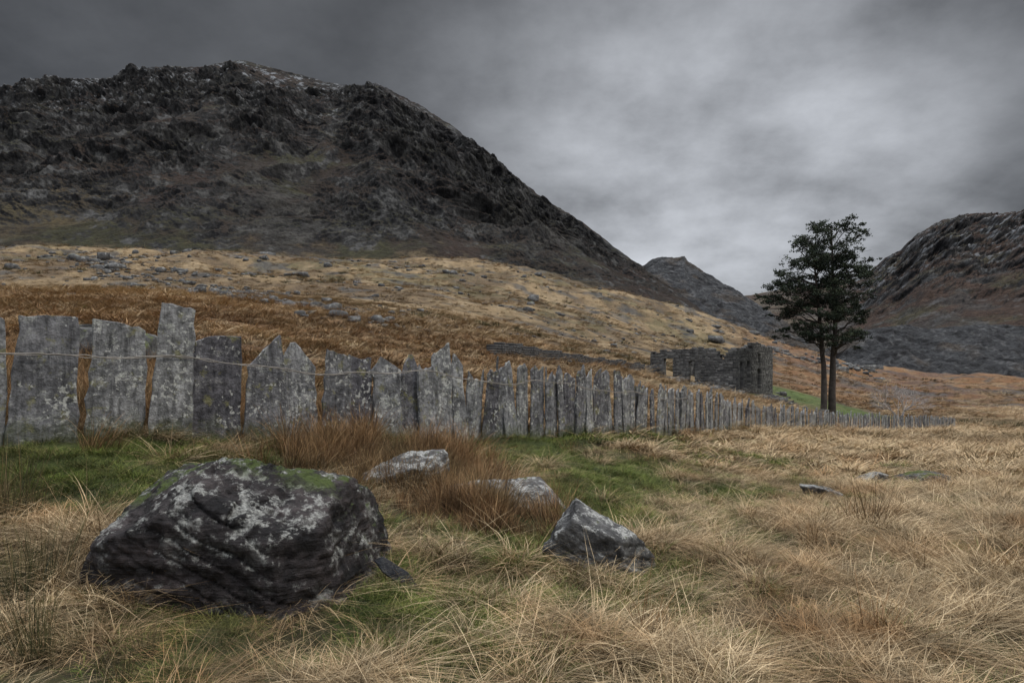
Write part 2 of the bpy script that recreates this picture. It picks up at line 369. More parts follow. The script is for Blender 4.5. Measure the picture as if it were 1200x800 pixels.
place_rock("rock",700,6.0,.07,(.54,.36,.33),(.40,.26,.25),smat,"angular grey rock spotted with white lichen in grass",301,6,.02)
place_rock("rock",596,8.15,.06,(.78,.42,.18),(.22,.12,-.1),smat,"flat pale rock half buried among rusty grass",302,6)
place_rock("rock",478,8.3,.08,(.50,.38,.22),(.25,-.16,.2),smat,"flat light grey rock behind tall brown grass",303,6)
place_rock("rock",962,10.9,.05,(.35,.25,.09),(.1,.25,.1),smat,"low flat slate lying in straw grass",304)
place_rock("rock",1080,13.0,.07,(.5,.35,.14),(.05,.1,.1),gmat,"low mossy rock in straw grass",305)
place_rock("rock",1025,12.8,.05,(.25,.2,.11),(.05,.1,.1),smat,"small grey stone in straw grass",306)
place_rock("rock",135,13.2,.42,(.95,.6,.26),(.08,.06,.1),gmat,"broad flat mossy outcrop on the bank behind the fence",307,cat="outcrop")
place_rock("rock",70,13.8,.48,(.9,.6,.22),(.05,-.04,.1),gmat,"broad flat mossy outcrop on the bank behind the fence",308,cat="outcrop")
bm=bmesh.new(); pts=[(-.20,-.02),(-.1,-.05),(.18,-.04),(.21,.01),(.05,.06),(-.17,.04)]
vs=[bm.verts.new((a,b,.012)) for a,b in pts]; fc=bm.faces.new(vs); ex=bmesh.ops.extrude_face_region(bm,geom=[fc])
for q in ex["geom"]:
    if isinstance(q,bmesh.types.BMVert): q.co.z-=.024
bmesh.ops.bevel(bm,geom=bm.edges[:],offset=.004,segments=1,affect='EDGES'); me=bpy.data.meshes.new("slate_shard"); bm.to_mesh(me); bm.free()
shm=stone_mat("dark_slate",(.012,.013,.016),(.028,.030,.036),(.06,.06,.06),0,4.); me.materials.append(shm)
o=mk_obj("slate_shard",me,"thin dark slate shard lying beside the boulder","slate",loc=(T(466)*4.9,4.9,gz(T(466)*4.9,4.9)+.08)); o.rotation_euler=(.9,.6,-.2)

hv=[];hf=[];off=0; rs=np.random.RandomState(5)
def add_rub(x,y,s):
    global off
    v,f=planes_rock(2,rand_planes(rs,s*rs.uniform(.7,1.5),s*rs.uniform(.6,1.),s*rs.uniform(.3,.8),5),40)
    a=rs.uniform(0,6.28); c_,s_=math.cos(a),math.sin(a); v=v@np.array([[c_,s_,0],[-s_,c_,0],[0,0,1]])
    v=v+np.array([x,y,gz(x,y)+s*.10]); hv.append(v); hf.append(f+off); off+=len(v)
line=[(60,190),(120,170),(200,125),(260,100),(330,82),(400,66),(440,58)]
for i in range(1300):
    u=rs.uniform(50,450); y=np.interp(u,[a for a,_ in line],[b for _,b in line])*math.exp(rs.normal()*.17); y=max(y,30)
    u=u+rs.normal()*14
    if perlin(np.array([[T(u)*y/9,y/9,0.]]),152)[0]<-.1: continue
    add_rub(T(u)*y,y,y*.0032*math.exp(rs.normal()*.6))
for i in range(4200):
    u=rs.uniform(-60,930); y=math.exp(rs.uniform(math.log(50),math.log(330)))
    x=T(u)*y
    if perlin(np.array([[x/20,y/12,0.]]),150)[0]<.16: continue
    add_rub(x,y,y*.0026*math.exp(rs.normal()*.55))
for i in range(260):
    u=rs.uniform(870,1030); y=np.interp(u,[870,1030],[190,240])*math.exp(rs.normal()*.06)
    add_rub(T(u)*y,y,y*.0035*math.exp(rs.normal()*.4))
for i in range(110):
    a=rs.normal()*4;b_=rs.normal()*1.2; add_rub(23.5+a,70.0+b_,.35*math.exp(rs.normal()*.4))
rm=stone_mat("rubble_stone",(.02,.02,.021),(.085,.083,.08),(.27,.27,.25),.2,.8)
me=mk_mesh("rubble",np.concatenate(hv),np.concatenate(hf),rm,False)
mk_obj("rubble",me,"loose grey stones strewn over the moor slope","rubble","stuff")

# ------------------------------------------------------------ slate fence
fm=stone_mat("fence_slate",(.085,.085,.089),(.22,.22,.223),(.40,.41,.37),0,3.,lt=(.55,.62))
nt=fm.node_tree; b=nt.nodes["Principled BSDF"]
prev=b.inputs["Base Color"].links[0].from_socket
oi=N(nt,"ShaderNodeObjectInfo"); tone=ramp(nt,oi.outputs["Random"],[(0.,(.52,.50,.54)),(.5,(.92,.92,.92)),(1.,(1.25,1.25,1.22))])
c=mix(nt,1.,prev,tone,'MULTIPLY')
tc=N(nt,"ShaderNodeTexCoord"); ofs=N(nt,"ShaderNodeVectorMath",operation='ADD'); nt.links.new(tc.outputs["Object"],ofs.inputs[0]); cx=N(nt,"ShaderNodeCombineXYZ")
for i in range(3): nt.links.new(math_(nt,'MULTIPLY',oi.outputs["Random"],91.),cx.inputs[i])
nt.links.new(cx.outputs[0],ofs.inputs[1]); OV=ofs.outputs[0]
mp=N(nt,"ShaderNodeMapping"); mp.inputs["Scale"].default_value=(9,9,1.2); nt.links.new(OV,mp.inputs[0])
st=noise(nt,mp.outputs[0],1.6,8,.7); c=mix(nt,1.,c,ramp(nt,st,[(.34,.42),(.5,.95),(.65,1.25)]),'MULTIPLY')
n6=noise(nt,OV,5.,6,.7); c=mix(nt,math_(nt,'MULTIPLY',ramp(nt,n6,[(.57,0.),(.64,1.)]),.6),c,(.19,.18,.07))
n7=noise(nt,OV,17.,8,.6); n9=noise(nt,OV,2.6,3,.5)
c=mix(nt,math_(nt,'MULTIPLY',ramp(nt,math_(nt,'ADD',math_(nt,'MULTIPLY',n7,.65),math_(nt,'MULTIPLY',n9,.35)),[(.565,0.),(.595,1.)]),.7),c,(.50,.50,.46))
sepz=N(nt,"ShaderNodeSeparateXYZ"); nt.links.new(tc.outputs["Object"],sepz.inputs[0])
n8=noise(nt,OV,4.,5,.7); gf=ramp(nt,math_(nt,'SUBTRACT',math_(nt,'MULTIPLY',n8,.8),sepz.outputs[2]),[(.14,0.),(.40,.8)])
c=mix(nt,gf,c,(.055,.065,.022))
nt.links.new(c,b.inputs["Base Color"])
def slab_mesh(w,h,thick,top,rs,taper=.9,skew=0.):
    n=12; bot=-.35; L=[];Rr=[]
    w0=w/2; w1=w/2*taper
    jl=rs.normal(size=n)*.011; jr=rs.normal(size=n)*.011
    tp=[]; kind,pk,am=top; fs=np.linspace(0,1,8)
    if kind=='flat': zs=h*(1+am*(fs-.5))
    elif kind=='peak': zs=h*(1-am*np.where(fs<pk,(pk-fs)/pk,(fs-pk)/(1-pk)))
    else:
        kn=np.sort(np.concatenate([[0,1],rs.uniform(.1,.9,3)])); kz=rs.uniform(-1,0,5)*am*1.3; zs=h*(1+np.interp(fs,kn,kz))
    zs=zs+rs.normal(size=8)*.009
    for i in range(n):
        f=i/(n-1); hw=w0+(w1-w0)*f
        L.append((-hw+jl[i]+skew*f,bot+(zs[0]-.012-bot)*f)); Rr.append((hw+jr[i]+skew*f,bot+(zs[-1]-.012-bot)*f))
    for i in range(1,7):
        tp.append((-w1+skew+2*w1*fs[i],zs[i]))
    out=L+tp+Rr[::-1]
    bm=bmesh.new(); vs=[bm.verts.new((x,-thick/2,z)) for x,z in out]; fc=bm.faces.new(vs)
    ex=bmesh.ops.extrude_face_region(bm,geom=[fc])
    for q in ex["geom"]:
        if isinstance(q,bmesh.types.BMVert): q.co.y+=thick; q.co.x+=rs.normal()*.007; q.co.z+=rs.normal()*.007
    bmesh.ops.recalc_face_normals(bm,faces=bm.faces[:])
    ed=[e for e in bm.edges if len(e.link_faces)==2 and e.calc_face_angle()>1.0]
    bmesh.ops.bevel(bm,geom=ed,offset=.004,segments=1,affect='EDGES')
    me=bpy.data.meshes.new("slate_slab"); bm.to_mesh(me); bm.free(); me.materials.append(fm); return me
slabs=[(-110,-62,372,('flat',0,.03),.95,0),(-58,-14,366,('flat',0,-.05),.9,.02),(-18,8,370,('flat',0,-.03),.9,0),
 (0,90,369,('flat',0,.02),.78,.09),(97,170,379,('flat',0,-.07),.84,.03),(166,219,358,('flat',0,-.04),.74,.13),
 (224,283,390,('jag',.3,.07),.96,0.03),(279,331,391,('peak',.85,.30),.86,.06),(328,375,397,('peak',.35,.26),.86,0.),
 (375,407,414,('flat',0,-.1),.95,0),(405,438,411,('jag',.3,.10),.92,0),(436,469,417,('peak',.3,.17),.92,0),
 (466,490,412,('peak',.5,.2),.85,.02),(488,512,417,('jag',.1,.12),.95,0)]
TU=[380,400,450,500,560,600,620,680,740,800,880,900,1000,1130]; TV=[413,412,415,414,425,429,427,436,447,457,472,476,485,490]
rs=np.random.RandomState(77); u=510.
tops=['flat','peak','jag','peak','jag']
while u<1118:
    i=np.searchsorted(pu,u); y=py[i]; dx,dy=px[i+1]-px[i-1],py[i+1]-py[i-1]; L=math.hypot(dx,dy); dx/=L;dy/=L
    k=800*(dx-px[i]/y*dy)/y
    w=rs.uniform(.20,.40)*(1.0 if rs.rand()>.15 else .65)
    vt=np.interp(u,TU,TV)
    slabs.append((u,u+w*k,vt+ (0.4-rs.rand())*.28*800/y,(tops[rs.randint(5)],rs.uniform(.15,.85),rs.uniform(.08,.30)*(1 if rs.rand()>.5 else .6)),rs.uniform(.72,1.),rs.normal()*.03))
    u+=w*k*.92+rs.uniform(-.03,.0)*k*(1 if u<880 else -.6)
for si,(a,b2,vt,top,tp,sk) in enumerate(slabs):
    um=(a+b2)/2; i=min(max(np.searchsorted(pu,um),2),len(pu)-3); x,y=px[i],py[i]; dx,dy=px[i+2]-px[i-2],py[i+2]-py[i-2]; L=math.hypot(dx,dy); dx/=L;dy/=L
    k=800*(dx-x/y*dy)/y; w=(b2-a)/k; zb=gz(x,y); h=max(Z(y,vt)-zb,.7)
    me=slab_mesh(w,h,rs.uniform(.025,.045),(top[0],top[1],top[2]),rs,tp,sk)
    big=w>.5
    lab="tall broad upright slate slab with lichen spots" if big else ("pointed upright slate slab in old slate fence" if top[0]=='peak' and top[2]>.1 else "weathered grey upright slate slab in old fence")
    jn=(-.03 if si%2 else .03)+rs.normal()*.012
    o=mk_obj("slate_slab",me,lab,"slate fence",group="upright slates forming the fence",loc=(x-jn*dy,y+jn*dx,zb))
    o.rotation_euler=(rs.normal()*.03,rs.normal()*(.018 if si<14 else .06),math.atan2(dy,dx)+rs.normal()*(.04 if si<14 else .09))
def tube(pts,rads,sides=6):
    pts=np.asarray(pts,float); n=len(pts); tg=np.gradient(pts,axis=0); tg/=np.linalg.norm(tg,axis=1)[:,None]+1e-9
    ref=np.array([0,0,1.]) if abs(tg[0][2])<.8 else np.array([1.,0,0])
    V=[]
    for i in range(n):
        a=np.cross(tg[i],ref); a/=np.linalg.norm(a)+1e-9; b=np.cross(a,tg[i])
        for k in range(sides):
            th=2*math.pi*k/sides; V.append(pts[i]+rads[i]*(a*math.cos(th)+b*math.sin(th)))
    F=[]
    for i in range(n-1):
        for k in range(sides):
            k2=(k+1)%sides; F.append([i*sides+k,i*sides+k2,(i+1)*sides+k2,(i+1)*sides+k])
    return np.array(V),np.array(F)
wm,nt,b=newmat("rusty_wire"); b.inputs["Base Color"].default_value=(.21,.19,.165,1); b.inputs["Metallic"].default_value=.2; b.inputs["Roughness"].default_value=.6
V=[];F=[];off=0
for j in range(2):
    P=[]
    for i in range(0,len(px)-3,4):
        if pu[i]>960 or pu[i]<-200: continue
        dx,dy=px[i+1]-px[i],py[i+1]-py[i]; L=math.hypot(dx,dy); nx,ny=dy/L,-dx/L
        hh=np.interp(pu[i],TU,TV) if pu[i]>380 else np.interp(pu[i],[-200,0,380],[368,375,412])
        zb=base_h(np.array([px[i]]),np.array([py[i]]))[0]; h=Z(py[i],hh)-zb
        sag=.035*math.sin(ss[i]*1.9)+.018*math.sin(ss[i]*5.1+j)
        tw=.009*math.sin(ss[i]*24+j*math.pi); tw2=.009*math.cos(ss[i]*24+j*math.pi)
        P.append((px[i]+nx*(.13+tw2),py[i]+ny*(.13+tw2),zb+h*.77+sag+tw))
    v,f=tube(P,[.0056]*len(P),5); V.append(v);F.append(f+off);off+=len(v)
mk_obj("fence_wire",mk_mesh("fence_wire",np.concatenate(V),np.concatenate(F),wm,True),"rusty twisted wire tying the slate fence together","wire")

# ------------------------------------------------------------ stone buildings
cm,nt,b=newmat("chapel_stone"); at=N(nt,"ShaderNodeAttribute",attribute_name="tone"); g=N(nt,"ShaderNodeNewGeometry")
c=ramp(nt,at.outputs["Fac"],[(0.,(.04,.04,.041)),(.5,(.095,.093,.09)),(1.,(.21,.205,.195))]); c=mix(nt,1.,c,ramp(nt,noise(nt,g.outputs["Position"],.6,8,.7),[(.3,.5),(.7,1.35)]),'MULTIPLY')
nt.links.new(c,b.inputs["Base Color"]); bump(nt,b,noise(nt,g.outputs["Position"],6,6,.7),.6,.05)
cube=np.array([[x,y,z] for x in (-.5,.5) for y in (-.5,.5) for z in (-.5,.5)]); cf=np.array([[0,1,3,2],[4,6,7,5],[0,4,5,1],[2,3,7,6],[0,2,6,4],[1,5,7,3]])
def stone_wall(p0,p1,zfun,prof,holes,thick,rs,ch=.22,sl=(.28,.7),rag=.10,jt=.05,und=.12):
    p0=np.array(p0);p1=np.array(p1);L=np.linalg.norm(p1-p0);d=(p1-p0)/L;nn=np.array([-d[1],d[0]]);V=[];F=[];TT=[];off=0
    hmax=max(b for _,b in prof); k=0
    rn=perlin(P3(np.linspace(0,L,60)*1.1,3.3),int(rs.randint(99)))*und
    while k*ch<hmax+.5:
        s=-rs.uniform(0,.2)
        while s<L:
            w=rs.uniform(*sl); lo0,hi0=s,s+w; s+=w
            zc=k*ch+ch/2; top=np.interp((lo0+w/2)/L,[a for a,_ in prof],[b for _,b in prof])+rs.normal()*rag+np.interp(lo0,np.linspace(0,L,60),rn)
            if zc>top: continue
            segs=[(max(lo0,0),min(hi0,L))]
            for (a,b_,z0,z1) in holes:
                if z0<zc<z1:
                    ns=[]
                    for lo,hi in segs:
                        if hi<=a or lo>=b_: ns.append((lo,hi)); continue
                        if lo<a: ns.append((lo,a))
                        if hi>b_: ns.append((b_,hi))
                    segs=ns
            for lo,hi in segs:
                if hi-lo<.04: continue
                q=cube*np.array([hi-lo-.004,thick*rs.uniform(1-jt,1+jt),ch*rs.uniform(.99,1.03)])+rs.normal(size=(8,3))*.006
                cc=(lo+hi)/2; x,y=p0+d*cc; zb=zfun(x,y)
                w3=np.stack([x+q[:,0]*d[0]+q[:,1]*nn[0],y+q[:,0]*d[1]+q[:,1]*nn[1],zb+zc+q[:,2]],1)
                V.append(w3);F.append(cf+off);TT.append(np.full(8,np.clip(rs.normal()*.18+.5,0,1)));off+=8
        k+=1
    return np.concatenate(V),np.concatenate(F),np.concatenate(TT)
K=np.array([23.3,72.]);Lf=np.array([16.3,79.3]);Rt=np.array([30.0,79.2]);Bk=Lf+Rt-K
bz=min(gz(*K),gz(*Lf),gz(*Rt))-.3
def top_h(v,y): return Z(y,v)-bz
ch_e=bpy.data.objects.new("ruined_chapel",None); scene.collection.objects.link(ch_e); ch_e.location=(K[0],K[1],bz)
ch_e["label"]="roofless ruined stone chapel with empty window openings"; ch_e["category"]="ruin"
rs=np.random.RandomState(8); zf=lambda x,y:bz
hk=top_h(408,72); hl=top_h(413,79.3); hr=top_h(408,79.2); hm=(hk+hl)/2+.1
walls=[(K,Lf,[(0,hk),(.05,hk),(.07,hk-.8),(.12,hk-1.2),(.16,hk-.5),(.2,hk-.05),(.45,hm+.1),(.62,hm),(.8,hl+.15),(.81,hl+.1),(1,hl+.1)],[(4.4,5.2,hk-3.8,hk-1.35),(7.2,8.4,hk-3.6,hk-1.0)]),
 (K,Rt,[(0,hk),(.2,hk+.1),(.42,hk+.1),(.44,hk+.7),(.66,hk+.8),(.68,hr),(.85,hr),(1,hr+.1)],[(1.2,1.95,hk-4.4,hk-1.4),(2.9,3.65,hk-4.4,hk-1.3),(5.6,6.5,hk-4.4,hk-2.2),(5.8,6.4,hk-1.4,hk-.5)]),
 (Lf,Bk,[(0,hl),(.08,hl-.9),(.12,hl-3.6),(.85,hl-3.6),(.9,hl-1.),(1,hl-.3)],[]),
 (Rt,Bk,[(0,hr),(.1,hr-.6),(.2,hr-3.4),(.7,hr-3.6),(1,hr-.9)],[])]
for p0,p1,pr,ho in walls:
    V,F,TT=stone_wall(p0,p1,zf,pr,ho,.5,rs,.17,(.25,.6),.07,.02,.18); V=V-np.array([K[0],K[1],bz])
    mk_obj("wall",mk_mesh("wall",V,F,cm,False,{"tone":TT}),parent=ch_e)
rs=np.random.RandomState(9); wp=[(575,45),(620,51),(690,62),(745,72),(775,80)]
V=[];F=[];TT=[];off=0
for (u0,y0),(u1,y1) in zip(wp[:-1],wp[1:]):
    nn_=4
    for q in range(nn_):
        ua,ub=u0+(u1-u0)*q/nn_,u0+(u1-u0)*(q+1)/nn_; ya,yb_=y0+(y1-y0)*q/nn_,y0+(y1-y0)*(q+1)/nn_
        v,f,t_=stone_wall((T(ua)*ya,ya),(T(ub)*yb_,yb_),lambda x,y:gz(x,y)-.18,[(0,rs.uniform(.75,1.05)),(.5,rs.uniform(.6,1.)),(1,rs.uniform(.75,1.05))],[],.6,rs,.16,(.2,.5),.06); V.append(v);F.append(f+off);TT.append(t_);off+=len(v)
mk_obj("stone_wall",mk_mesh("stone_wall",np.concatenate(V),np.concatenate(F),cm,False,{"tone":np.concatenate(TT)*.55}),"low dark dry stone wall crossing the moor to the ruin","stone wall")

# ------------------------------------------------------------ pine
barkm,nt,b=newmat("pine_bark"); g=N(nt,"ShaderNodeNewGeometry"); c=ramp(nt,noise(nt,g.outputs["Position"],2.,8,.7),[(.3,(.022,.018,.016)),(.7,(.08,.066,.058))]); nt.links.new(c,b.inputs["Base Color"])
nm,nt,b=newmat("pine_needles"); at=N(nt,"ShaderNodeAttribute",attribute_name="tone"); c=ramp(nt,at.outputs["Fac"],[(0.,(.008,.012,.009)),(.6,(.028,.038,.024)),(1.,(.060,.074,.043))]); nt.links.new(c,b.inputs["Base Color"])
TY=70.; S=TY/800.; tx=T(970)*TY; tz=gz(tx,TY)-.15
vb=440-(tz-CZ)*800/TY; zk=(vb-266)/(488-262.)
def TP(u,v,d=0): return np.array([(u-972)*S*(1+d/TY),d,(488-v)*S*zk])
tree=bpy.data.objects.new("pine_tree",None); scene.collection.objects.link(tree); tree.location=(tx,TY,tz)
tree["label"]="tall dark twin-stemmed pine standing beside slate fence"; tree["category"]="tree"
def rsm(P,n=24):
    P=np.array(P); s=np.linspace(0,len(P)-1,n); return np.stack([np.interp(s,np.arange(len(P)),P[:,k]) for k in range(3)],1)
tA=rsm([TP(967,490),TP(968,460,.1),TP(968,430,.2),TP(965,400,.1),TP(961,365,-.2),TP(957,330,-.3),TP(955,290,-.2)]); tB=rsm([TP(979,490,.5),TP(979,460,.3),TP(980,430,.2),TP(982,395,.3),TP(981,350,.4),TP(979,310,.3),TP(977,266,.2)])
rs=np.random.RandomState(21)
for tp,r0 in ((tA,.34),(tB,.40)):
    tp=tp+.12*np.stack([perlin(tp/2.5+9,1),perlin(tp/2.5,2),0*tp[:,0]],1)
    v,f=tube(tp,np.linspace(r0,.06,len(tp)),10); mk_obj("trunk",mk_mesh("trunk",v,f,barkm,True),parent=tree)
pads=[(978,264,14),(990,272,14),(965,267,14),(950,274,14),(937,286,12),(956,286,17),(974,278,17),(985,288,17),(1001,294,13),(1011,308,10),(938,301,16),(922,314,12),(960,306,17),(983,308,18),(914,328,12),(908,341,9),(928,325,16),(948,320,17),(945,337,16),(972,330,18),(992,326,16),(1009,326,11),(922,350,14),(940,356,16),(911,355,7),(960,350,17),(980,350,17),(1000,346,14),(1012,345,8),(930,370,12),(945,374,14),(965,370,15),(984,370,15),(1000,366,14),(1010,370,8),(938,390,10),(952,396,11),(988,388,13),(1000,393,11),(1008,400,7),(970,398,10),(924,384,8),(972,298,17),(958,386,11),(970,318,16),(966,340,16),(992,308,15),(1000,318,13)]
LV=[];LF=[];lo_=0; CV=[];CT=[]
for (u,v,r) in pads:
    for rep in range(4):
        dd=rs.uniform(-1,1)*3.4*math.sqrt(max(.1,1-((u-963)/68)**2)); 
        c0=TP(u+rs.normal()*4,v+rs.normal()*6+2,dd); rr_=r*S*rs.uniform(.5,.86)
        tk=tA if u<964 else tB
        zc=c0[2]-rs.uniform(.4,1.6); a0=tk[np.argmin(np.abs(tk[:,2]-zc))]
        mid=(a0+c0)/2+np.array([0,0,rs.uniform(-.3,.5)]); pp=rsm([a0,mid,c0],8); pp+=rs.normal(size=pp.shape)*.05
        vv,ff=tube(pp,np.linspace(.065,.018,8),5); LV.append(vv);LF.append(ff+lo_);lo_+=len(vv)
        for k in range(3):
            e=c0+rs.normal(size=3)*np.array([1,1,.35])*rr_*.5; vv,ff=tube(rsm([pp[5],(pp[6]+e)/2,e],4),[.02,.018,.012,.01],4); LV.append(vv);LF.append(ff+lo_);lo_+=len(vv)
        n=int(360*(rr_/1.2)**2)+60
        nc=9; cc=rs.normal(size=(nc,3))*np.array([.55,.55,.25])*rr_; ci=rs.randint(nc,size=n)
        p=c0+cc[ci]+rs.normal(size=(n,3))*np.array([.19,.19,.11])*rr_
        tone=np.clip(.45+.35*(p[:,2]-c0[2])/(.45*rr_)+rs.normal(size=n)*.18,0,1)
        d1=rs.normal(size=(n,3)); d1[:,2]=np.abs(d1[:,2])*.7+.2; d1/=np.linalg.norm(d1,axis=1)[:,None]; d2=np.cross(d1,rs.normal(size=(n,3))); d2/=np.linalg.norm(d2,axis=1)[:,None]
        sz=rs.uniform(.11,.24,size=n)[:,None]
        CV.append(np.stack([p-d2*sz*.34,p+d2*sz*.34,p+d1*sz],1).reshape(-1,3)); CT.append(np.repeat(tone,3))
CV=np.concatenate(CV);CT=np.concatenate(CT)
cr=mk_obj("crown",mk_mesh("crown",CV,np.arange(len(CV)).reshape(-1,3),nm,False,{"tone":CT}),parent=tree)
mk_obj("branches",mk_mesh("branches",np.concatenate(LV),np.concatenate(LF),barkm,True),parent=tree)
sy=76.; sx=T(1054)*sy; V=[];F=[];off=0; rs=np.random.RandomState(4)
def br(p,d,l,r,dep):
    global off
    e=p+d*l; v,f=tube(rsm([p,(p+e)/2+rs.normal(size=3)*l*.06,e],4),np.linspace(r,r*.7,4),4); V.append(v);F.append(f+off);off+=len(v)
    if dep==0: return
    for k in range(3):
        nd=d+rs.normal(size=3)*.45; nd[2]=nd[2]*.8+.12; nd/=np.linalg.norm(nd); br(e,nd,l*rs.uniform(.65,.9),r*.68,dep-1)
for k in range(6):
    d=np.array([rs.normal()*.6,rs.normal()*.4,.9]); d/=np.linalg.norm(d); br(np.array([0,0,0.]),d,1.35,.065,4)
shm2,nt,b=newmat("bare_twigs"); b.inputs["Base Color"].default_value=(.31,.275,.255,1)
mk_obj("bare_shrub",mk_mesh("bare_shrub",np.concatenate(V),np.concatenate(F),shm2,False),"small leafless grey shrub on the moor","shrub",loc=(sx,sy,gz(sx,sy)-.1))

# ------------------------------------------------------------ grass
def tuft(n,R,h,width,lean,droop,seed,wind=.25,segs=4):
    r=np.random.RandomState(seed); a=r.uniform(0,2*math.pi,n); rr=R*np.sqrt(r.rand(n)); bx,by=rr*np.cos(a),rr*np.sin(a)
    la=a+r.normal(size=n)*.9; ln=lean*(.3+rr/R)*r.uniform(.3,1.5,n); dx=np.cos(la)*ln+wind*.8*r.uniform(.3,1.6,n); dy=np.sin(la)*ln-wind*.5
    hh=h*r.uniform(.4,1.15,n); dr=droop*r.uniform(.3,1.7,n); V=np.zeros((n,segs*2+1,3)); hf=np.zeros((n,segs*2+1))
    wa=r.uniform(0,math.pi,n); wx,wy=np.cos(wa),np.sin(wa); w=width*r.uniform(.6,1.3,n)
    for s in range(segs+1):
        f=s/segs; k=f+dr*f*f; 
        cx=bx+dx*hh*k*1.; cy=by+dy*hh*k; cz=hh*(f-np.minimum(dr*.38,.75)*f**2.6)*(1-.12*np.hypot(dx,dy))
        cw=w*(1-f)**.6/2
        if s<segs:
            V[:,2*s]=np.stack([cx-wx*cw,cy-wy*cw,cz],1); V[:,2*s+1]=np.stack([cx+wx*cw,cy+wy*cw,cz],1); hf[:,2*s]=f;hf[:,2*s+1]=f
        else: V[:,2*s]=np.stack([cx,cy,cz],1); hf[:,2*s]=1
    m=segs*2+1; base=(np.arange(n)*m)[:,None]; F=[]
    for s in range(segs-1):
        q=np.array([2*s,2*s+1,2*s+3,2*s+2]); F.append(base+q[[0,1,2]]); F.append(base+q[[0,2,3]])
    F.append(base+np.array([2*segs-2,2*segs-1,2*segs])); F=np.concatenate(F)
    return V.reshape(-1,3),F,np.repeat(r.rand(n),m),hf.ravel()
def grass_mat(name,stops,alt,altscale,altlo,althi,alt2=None):
    m,nt,b=newmat(name); t=N(nt,"ShaderNodeAttribute",attribute_name="tone"); h=N(nt,"ShaderNodeAttribute",attribute_name="hf"); g=N(nt,"ShaderNodeNewGeometry")
    c=ramp(nt,t.outputs["Fac"],stops)
    c2=mix(nt,1.,alt,ramp(nt,t.outputs["Fac"],[(0.,.6),(1.,1.5)]),'MULTIPLY')
    c=mix(nt,ramp(nt,noise(nt,g.outputs["Position"],altscale,4,.6),[(altlo,0.),(althi,1.)]),c,c2)
    c=mix(nt,1.,c,ramp(nt,noise(nt,g.outputs["Position"],2.8,4,.65),[(.32,.45),(.68,1.45)]),'MULTIPLY')
    c=mix(nt,1.,c,ramp(nt,noise(nt,g.outputs["Position"],.045,3,.6),[(.40,.76),(.60,1.1)]),'MULTIPLY')
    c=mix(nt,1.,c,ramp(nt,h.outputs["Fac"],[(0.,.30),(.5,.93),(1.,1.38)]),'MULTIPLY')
    nt.links.new(c,b.inputs["Base Color"]); b.inputs["Roughness"].default_value=.7
    return m
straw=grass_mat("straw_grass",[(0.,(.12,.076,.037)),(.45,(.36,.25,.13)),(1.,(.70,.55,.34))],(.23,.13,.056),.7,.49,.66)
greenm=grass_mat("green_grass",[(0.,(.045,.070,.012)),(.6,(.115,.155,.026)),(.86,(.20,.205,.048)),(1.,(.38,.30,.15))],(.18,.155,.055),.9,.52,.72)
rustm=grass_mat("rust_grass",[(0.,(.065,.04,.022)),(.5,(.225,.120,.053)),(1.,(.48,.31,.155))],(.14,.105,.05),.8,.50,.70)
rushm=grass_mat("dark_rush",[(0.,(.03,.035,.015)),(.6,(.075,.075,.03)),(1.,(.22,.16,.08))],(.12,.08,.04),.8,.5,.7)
def variants(name,mat,specs):
    col=bpy.data.collections.new(name)
    for i,s in enumerate(specs):
        v,f,t,h=tuft(*s); o=bpy.data.objects.new("%s_tuft_%d"%(name,i),mk_mesh(name,v,f,mat,False,{"tone":t,"hf":h})); col.objects.link(o)
    return col
def scatter(name,label,pts,rotz,tilt,scl,idx,col):
    me=bpy.data.meshes.new(name); n=len(pts); me.vertices.add(n); me.vertices.foreach_set("co",pts.astype(np.float32).ravel())
    a=me.attributes.new("rot",'FLOAT_VECTOR','POINT'); rv=np.stack([tilt[:,0],tilt[:,1],rotz],1); a.data.foreach_set("vector",rv.astype(np.float32).ravel())
    a=me.attributes.new("scl",'FLOAT_VECTOR','POINT'); a.data.foreach_set("vector",scl.astype(np.float32).ravel())
    a=me.attributes.new("idx",'INT','POINT'); a.data.foreach_set("value",idx.astype(np.int32))
    o=mk_obj(name,me,label,"grass","stuff")
    ng=bpy.data.node_groups.new(name,'GeometryNodeTree'); ng.interface.new_socket("Geometry",in_out='INPUT',socket_type='NodeSocketGeometry'); ng.interface.new_socket("Geometry",in_out='OUTPUT',socket_type='NodeSocketGeometry')
    gi=ng.nodes.new("NodeGroupInput"); go=ng.nodes.new("NodeGroupOutput"); ip=ng.nodes.new("GeometryNodeInstanceOnPoints"); ci=ng.nodes.new("GeometryNodeCollectionInfo")
    ci.inputs["Collection"].default_value=col; ci.inputs["Separate Children"].default_value=True; ci.inputs["Reset Children"].default_value=True
    def na(nm,tp):
        q=ng.nodes.new("GeometryNodeInputNamedAttribute"); q.data_type=tp; q.inputs["Name"].default_value=nm; return [s for s in q.outputs if s.enabled and s.name=="Attribute"][0]
    L=ng.links.new; L(gi.outputs[0],ip.inputs["Points"]); L(ci.outputs[0],ip.inputs["Instance"]); ip.inputs["Pick Instance"].default_value=True
    L(na("idx",'INT'),ip.inputs["Instance Index"]); L(na("rot",'FLOAT_VECTOR'),ip.inputs["Rotation"]); L(na("scl",'FLOAT_VECTOR'),ip.inputs["Scale"]); L(ip.outputs[0],go.inputs[0])
    md=o.modifiers.new("scatter",'NODES'); md.node_group=ng
    return o
rs=np.random.RandomState(99); GX=[];GY=[]
